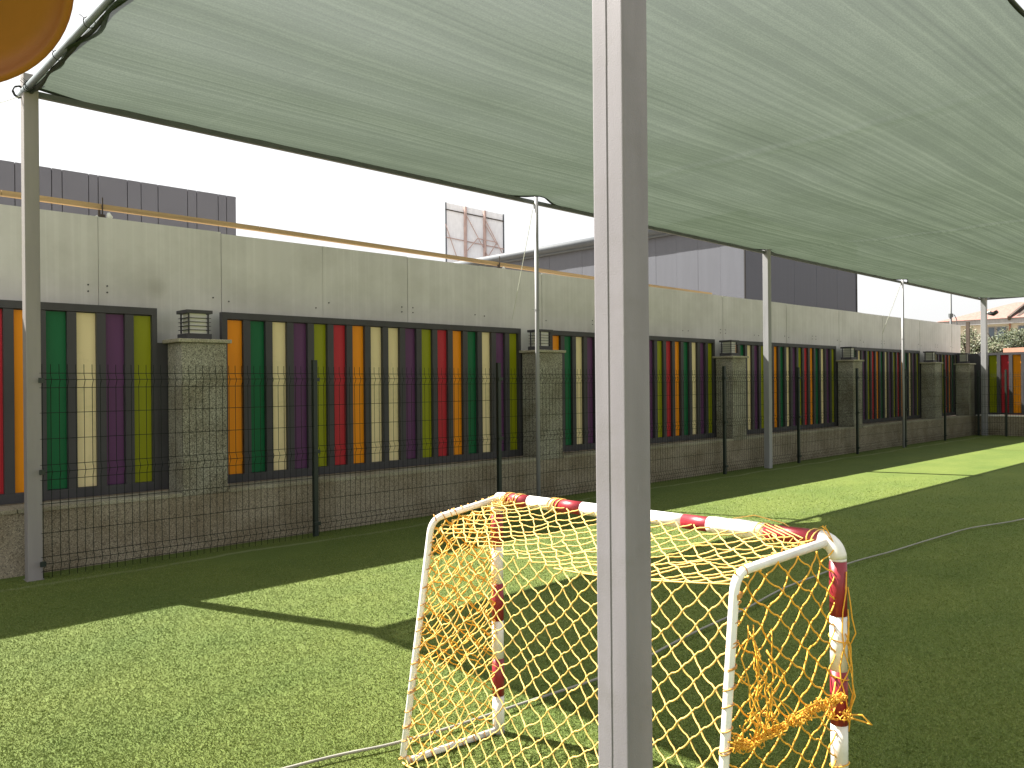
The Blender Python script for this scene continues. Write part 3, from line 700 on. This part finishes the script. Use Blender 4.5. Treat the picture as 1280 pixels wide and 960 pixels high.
# ---------------------------------------------------------------- hose on the turf
hp = [(-3.0, 3.5), (-.5, 3.25), (.6, 3.08), (1.624, 2.889), (1.977, 2.80), (2.494, 2.74), (3.079, 2.69), (3.657, 2.73), (4.764, 2.84), (5.7, 2.93), (6.656, 2.93), (7.8, 2.85), (8.77, 2.80), (9.704, 2.60), (11.5, 2.3), (13.5, 1.6)]
P_ = []
for k in range(len(hp)-1):
    p0_, p1, p2_, p3_ = hp[max(0, k-1)], hp[k], hp[k+1], hp[min(len(hp)-1, k+2)]
    for s_ in range(8):
        t_ = s_/8; q = [.5*((2*p1[i])+(-p0_[i]+p2_[i])*t_+(2*p0_[i]-5*p1[i]+4*p2_[i]-p3_[i])*t_**2+(-p0_[i]+3*p1[i]-3*p2_[i]+p3_[i])*t_**3) for i in (0, 1)]
        P_.append((q[0], q[1]+.008*math.sin(q[0]*5), .022))
tag(part('hose', MB().tube(P_, .0065, 8), 'hose', smooth=True), 'thin grey hose lying across the turf under the goal', 'hose')

# ---------------------------------------------------------------- orange round dish at the top left corner
RAY = lambda px, py: FW+RT*(px-640)/1015.96-UP2*(py-480)/1015.96
oc = Vector((0, 0, EYE))+RAY(-90, -50)*1.8
od = thing('play_parasol', (oc.x, oc.y, 0), 'orange round plastic disc roof cut off by the top left corner', 'play roof')
mb = MB(); rings = [(0, .02), (.06, .025), (.13, .018), (.19, .004), (.220, -.010), (.2215, -.022), (.236, -.026), (.238, -.018), (.232, -.008), (.19, .02), (.1, .045), (0, .055)]
base = 0; ns = 64
for r_, z in rings:
    for k in range(ns): a = 2*math.pi*k/ns; mb.v.append((r_*1.2*math.cos(a), r_*1.2*math.sin(a), z))
for i in range(len(rings)-1):
    for k in range(ns): mb.f.append((i*ns+k, i*ns+(k+1) % ns, (i+1)*ns+(k+1) % ns, (i+1)*ns+k)); mb.m.append(0)
o = part('disc', mb, 'orangeplastic', od, True, loc=tuple(oc))
nrm = (Vector((0, 0, EYE))-oc).normalized(); ax = (nrm*-.86+UPV*.4).normalized()
o.rotation_euler = ax.to_track_quat('Z', 'Y').to_euler()
part('pole', MB().tube([(oc.x, oc.y, 0), (oc.x, oc.y, oc.z)], .016, 10), 'orangeplastic', od, True)

# ---------------------------------------------------------------- buildings beyond the wall
fb = thing('office_building', (4, 22, 0), 'flat-roofed graphite panel building at the upper left', 'building')
js = [-3.2, -1.6, -.7, .9, 1.55, 2.5, 3.1, 3.9, 4.69, 5.47, 5.70, 6.30, 6.52, 7.22, 7.56, 7.99, 8.77, 9.02, 9.62, 9.86, 10.14]
js[9:11] = [5.47, 5.70]
part('wall', MB().box(-3.2, 10.13, 22.06, 34, 0, 6.8), 'facadejoint', fb)
for a, b_ in zip(js, js[1:]): part('facade_panel', MB().box(a+.009, b_-.009, 22+random.uniform(0, .003), 22.05, 0, 6.845), 'facade', fb)
part('parapet', MB().box(-3.25, 10.16, 22.051, 34.1, 6.802, 6.835), 'facade', fb)
sh = thing('warehouse', (35, 28, 0), 'large grey sheet-metal warehouse with one light and one dark wall', 'building')
part('wall', MB().box(30.1, 40.55, 17.85, 46, 0, 8.1), 'facadejoint', sh)
y = 17.75; k = 0
while y < 45.5:
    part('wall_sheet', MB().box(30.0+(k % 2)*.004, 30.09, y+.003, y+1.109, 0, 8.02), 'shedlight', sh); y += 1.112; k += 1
x = 30.0; k = 0
while x < 40.3:
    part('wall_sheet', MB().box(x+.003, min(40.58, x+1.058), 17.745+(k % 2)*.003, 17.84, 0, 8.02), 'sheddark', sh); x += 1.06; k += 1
mb = MB().tube([(29.88, 17.6, 8.33), (29.88, 46, 8.33)], .21, 14).box(29.83, 30.095, 17.6, 46, 8.025, 8.16); part('gutter', mb, 'fascia', sh, True)
part('roof', MB().box(30.1, 40.5, 17.76, 45.9, 8.105, 8.4), 'fascia', sh)
part('corner_trim', MB().box(29.97, 30.05, 17.70, 17.742, 0, 8.02), 'facadejoint', sh); part('corner_trim', MB().box(40.585, 40.68, 17.72, 17.86, 0, 8.3), 'facadejoint', sh)
# billboard seen from behind
bb = thing('billboard', (39, 45, 0), 'back of a white billboard braced with reddish steel beams', 'billboard')
A = Vector((37.73, 46.9, 0)); B = Vector((40.86, 43.95, 0)); bd = (B-A).normalized(); LB = (B-A).length
bn = Vector((-bd.y, bd.x, 0)); bn = bn if bn.dot(-FW) > 0 else -bn
def bq(s_, z, o_=0): p = A+bd*s_*LB+bn*o_; return (p.x, p.y, z)
ztop = lambda s_: 14.9-.93*s_
for s0, s1 in ((0, .34), (.34, .67), (.67, 1)):
    mb = MB(); mb.face([bq(s0+.004, 9.4), bq(s1-.004, 9.4), bq(s1-.004, ztop(s1)), bq(s0+.004, ztop(s0))]); n_ = len(mb.v)
    mb.face([bq(s1-.004, 9.4, -.06), bq(s0+.004, 9.4, -.06), bq(s0+.004, ztop(s0), -.06), bq(s1-.004, ztop(s1), -.06)])
    mb.face([bq(s0+.004, ztop(s0)), bq(s1-.004, ztop(s1)), bq(s1-.004, ztop(s1), -.06), bq(s0+.004, ztop(s0), -.06)])
    part('board_sheet', mb, 'billboard', bb)
for s_ in (.34, .67): part('upright', MB().beam(bq(s_, 0, .12), bq(s_, ztop(s_)-.03, .12), .17, .15), 'redsteel', bb)
for s_ in (.005, .995): part('edge_beam', MB().beam(bq(s_, 9.3, .02), bq(s_, ztop(s_)+.02, .02), .08, .08), 'fascia', bb)
for z0, w_ in ((-.5, .07), (-2.55, .06)): part('cross_beam', MB().beam(bq(0, 14.9+z0, .06), bq(1, 13.97+z0, .06), .05, w_), 'redsteel' if z0 < -1 else 'rust', bb)
mb = MB()
for a, b_ in (((.36, 13.9), (.72, 10.9)), ((.68, 13.6), (.98, 11.0)), ((.68, 13.2), (.88, 11.7)), ((.35, 11.2), (.55, 12.2)), ((.72, 10.8), (.88, 11.9)), ((.0, 13.3), (.24, 10.2)), ((.55, 12.2), (.88, 11.9))):
    mb.beam(bq(a[0], a[1], .18), bq(b_[0], b_[1], .2), .06)
part('bracing', mb, 'redsteel', bb)
# cream house with red roof far right
def at(px, py, t_): return Vector((0, 0, EYE))+RAY(px, py)*t_
hs_ = thing('apartment_house', (58, 22, 0), 'far cream house with red tiled roof beyond the trees', 'house')
D = 62
HA = at(1186, 420, D); HB = HA+Vector((0, -13, 0)); hd = (HB-HA); hd.z = 0; LH = hd.length; hd.normalize(); hn = Vector((-hd.y, hd.x, 0)); hn = hn if hn.dot(FW) > 0 else -hn
def hq(s_, z, o_=0): p = Vector((HA.x, HA.y, 0))+hd*s_+hn*o_; return Vector((p.x, p.y, z))
zz = lambda py: EYE+(470-py)/1015.96*D
def pbox(mb, s0, s1, o0, o1, z0, z1):
    c_ = [hq(s0, 0, o0), hq(s1, 0, o0), hq(s1, 0, o1), hq(s0, 0, o1)]; n_ = len(mb.v)
    mb.v += [(c.x, c.y, z0) for c in c_]+[(c.x, c.y, z1) for c in c_]
    for f in ((3, 2, 1, 0), (4, 5, 6, 7), (0, 1, 5, 4), (1, 2, 6, 5), (2, 3, 7, 6), (3, 0, 4, 7)): mb.f.append(tuple(n_+i for i in f)); mb.m.append(0)
    return mb
ze = zz(400)
part('wall', pbox(MB(), 0, LH, 0, 8, 0, ze-.25), 'render', hs_)
part('eaves', pbox(MB(), -.6, LH+.6, -.5, 8.5, ze-.248, ze+.12), 'postlight', hs_)
rf = MB(); zr = zz(374)
a, b_, c_, d = hq(-.7, ze+.13, -.6), hq(LH+.7, ze+.13, -.6), hq(LH+.7, ze+.13, 8.6), hq(-.7, ze+.13, 8.6); e, f = hq(3.4, zr, 4), hq(LH-1, zr, 4)
for fc in ((a, b_, f, e), (b_, c_, f), (c_, d, e, f), (d, a, e), (a, d, c_, b_)): rf.face([tuple(p) for p in fc])
part('roof', rf, 'rooftile', hs_)
for px, w_ in ((1252, .55), (1277, .5), (1240, .35)):
    s_ = (px-1186)*.0545
    w1 = part('window', pbox(MB(), s_-w_/2-.08, s_+w_/2+.08, -.05, .1, zz(424), zz(407)), 'postlight', hs_)
    part('pane', pbox(MB(), s_-w_/2, s_+w_/2, -.09, -.04, zz(423), zz(408)), 'window', w1)
part('downpipe', MB().tube([tuple(hq((1262-1186)*.0545, 1, -.1)), tuple(hq((1262-1186)*.0545, ze, -.1))], .07, 6), 'pinkwall', hs_)
s_ = (1268-1186)*.0545
mb = MB(); p1 = [hq(s_-.25, ze+.1, -.6), hq(s_+.05, ze+.1, -.6), hq(s_+.40, zr-.1, 3.5), hq(s_+.15, zr+.05, 3.5)]; mb.face([tuple(p) for p in p1]); mb.face([tuple(p+Vector((0, 0, .01))+hd*.3) for p in reversed(p1)]); mb.beam(tuple(p1[0]), tuple(p1[3]), .18, .3)
part('fire_wall', mb, 'rust', hs_); part('chimney', pbox(MB(), s_+.1, s_+.45, 3.2, 4, zr-.6, zr+.75), 'postlight', hs_)
# salmon wall fragment behind the end wall
p = at(1257, 436, 32); q_ = at(1320, 436, 30)
dv = Vector((q_.x-p.x, q_.y-p.y, 0)).normalized()
o = part('garden_wall', MB().beam((p.x, p.y, 1.35), (p.x+dv.x*6, p.y+dv.y*6, 1.35), .25, 2.75), 'pinkwall'); tag(o, 'low salmon-coloured wall top showing above the end screen', 'wall')
# brown steel pole and lamp pole behind the wall
p = at(1210, 430, 27.5); o = part('steel_pole', MB().beam((p.x, p.y, 0), (p.x, p.y, EYE+(471-399)/1015.96*27.5), .10, .10), 'rust'); tag(o, 'rusty brown square steel pole beside the sheet wall end', 'pole')
p = at(1188.5, 400, 27.0); lpz = EYE+(471-362)/1015.96*27
lp_ = thing('lamp_pole', (p.x, p.y, 0), 'slim grey pole with a small curved bracket rising behind the sheet wall', 'pole')
part('shaft', MB().tube([(p.x, p.y, 0), (p.x, p.y, lpz+.4)], [.045, .035], 10), 'pipe', lp_, True)
zb = EYE+(471-391)/1015.96*27
part('bracket', MB().tube([(p.x, p.y, zb), (p.x+RT.x*.12, p.y+RT.y*.12, zb+.02), (p.x+RT.x*.19, p.y+RT.y*.19, zb-.12), (p.x+RT.x*.21, p.y+RT.y*.21, zb-.35)], .014, 6).tube([(p.x, p.y, zb-.06), (p.x, p.y, zb+.06)], .075, 8), 'pipe', lp_)
# trees
def tree(px, pt, h, w_, mat, label, seed, pale=0):
    rd = random.Random(seed); b0 = at(px, 470, pt); bx_, by_ = b0.x, b0.y
    t_ = thing('tree', (bx_, by_, 0), label, 'tree', 'trees beyond the end wall')
    mb = MB(); mb.tube([(bx_, by_, 0), (bx_+.05, by_, h*.25), (bx_, by_+.05, h*.5)], [.14, .11, .07], 8)
    tips = []
    for k in range(9):
        a = rd.uniform(0, 6.28); l = rd.uniform(.5, 1)*w_*.5; z0 = h*rd.uniform(.3, .5); e = (bx_+math.cos(a)*l, by_+math.sin(a)*l, h*rd.uniform(.6, .92)); tips.append(e)
        mb.tube([(bx_, by_, z0), ((bx_+e[0])/2, (by_+e[1])/2, z0+(e[2]-z0)*.65), e], [.05, .035, .012], 5)
    part('trunk', mb, 'bark', t_, True)
    cl = MB(); cs = []
    for k in range(70):
        a = rd.uniform(0, 6.28); r = w_*.5*math.sqrt(rd.random()); z = h*(.40+.55*rd.random()*(1-.45*(r/(w_*.5))**2)); cs.append((bx_+math.cos(a)*r, by_+math.sin(a)*r, z, rd.uniform(.22, .42)))
    for c in cs:
        for k in range(140):
            d = Vector((rd.gauss(0, 1), rd.gauss(0, 1), rd.gauss(0, .8))).normalized()*c[3]*rd.random()**.4; p = Vector(c[:3])+d
            u = Vector((rd.gauss(0, 1), rd.gauss(0, 1), rd.gauss(0, 1))).normalized(); v = u.orthogonal().normalized(); s_ = rd.uniform(.04, .075)
            cl.quad(tuple(p-u*s_), tuple(p+v*s_*.5), tuple(p+u*s_), tuple(p-v*s_*.5))
    o = part('crown', cl, mat, t_); return t_
tree(1213, 34, 3.7, 2.5, 'leafpale', 'pale olive tree between the sheet wall end and the far corner post', 1)
tree(1258, 36, 4.0, 3.4, 'leaf', 'dark olive bushy tree right of the far corner post', 2)
tree(1292, 39, 4.3, 3.2, 'leaf', 'olive tree cut off by the right edge of the picture', 3)
print('blades', nb)
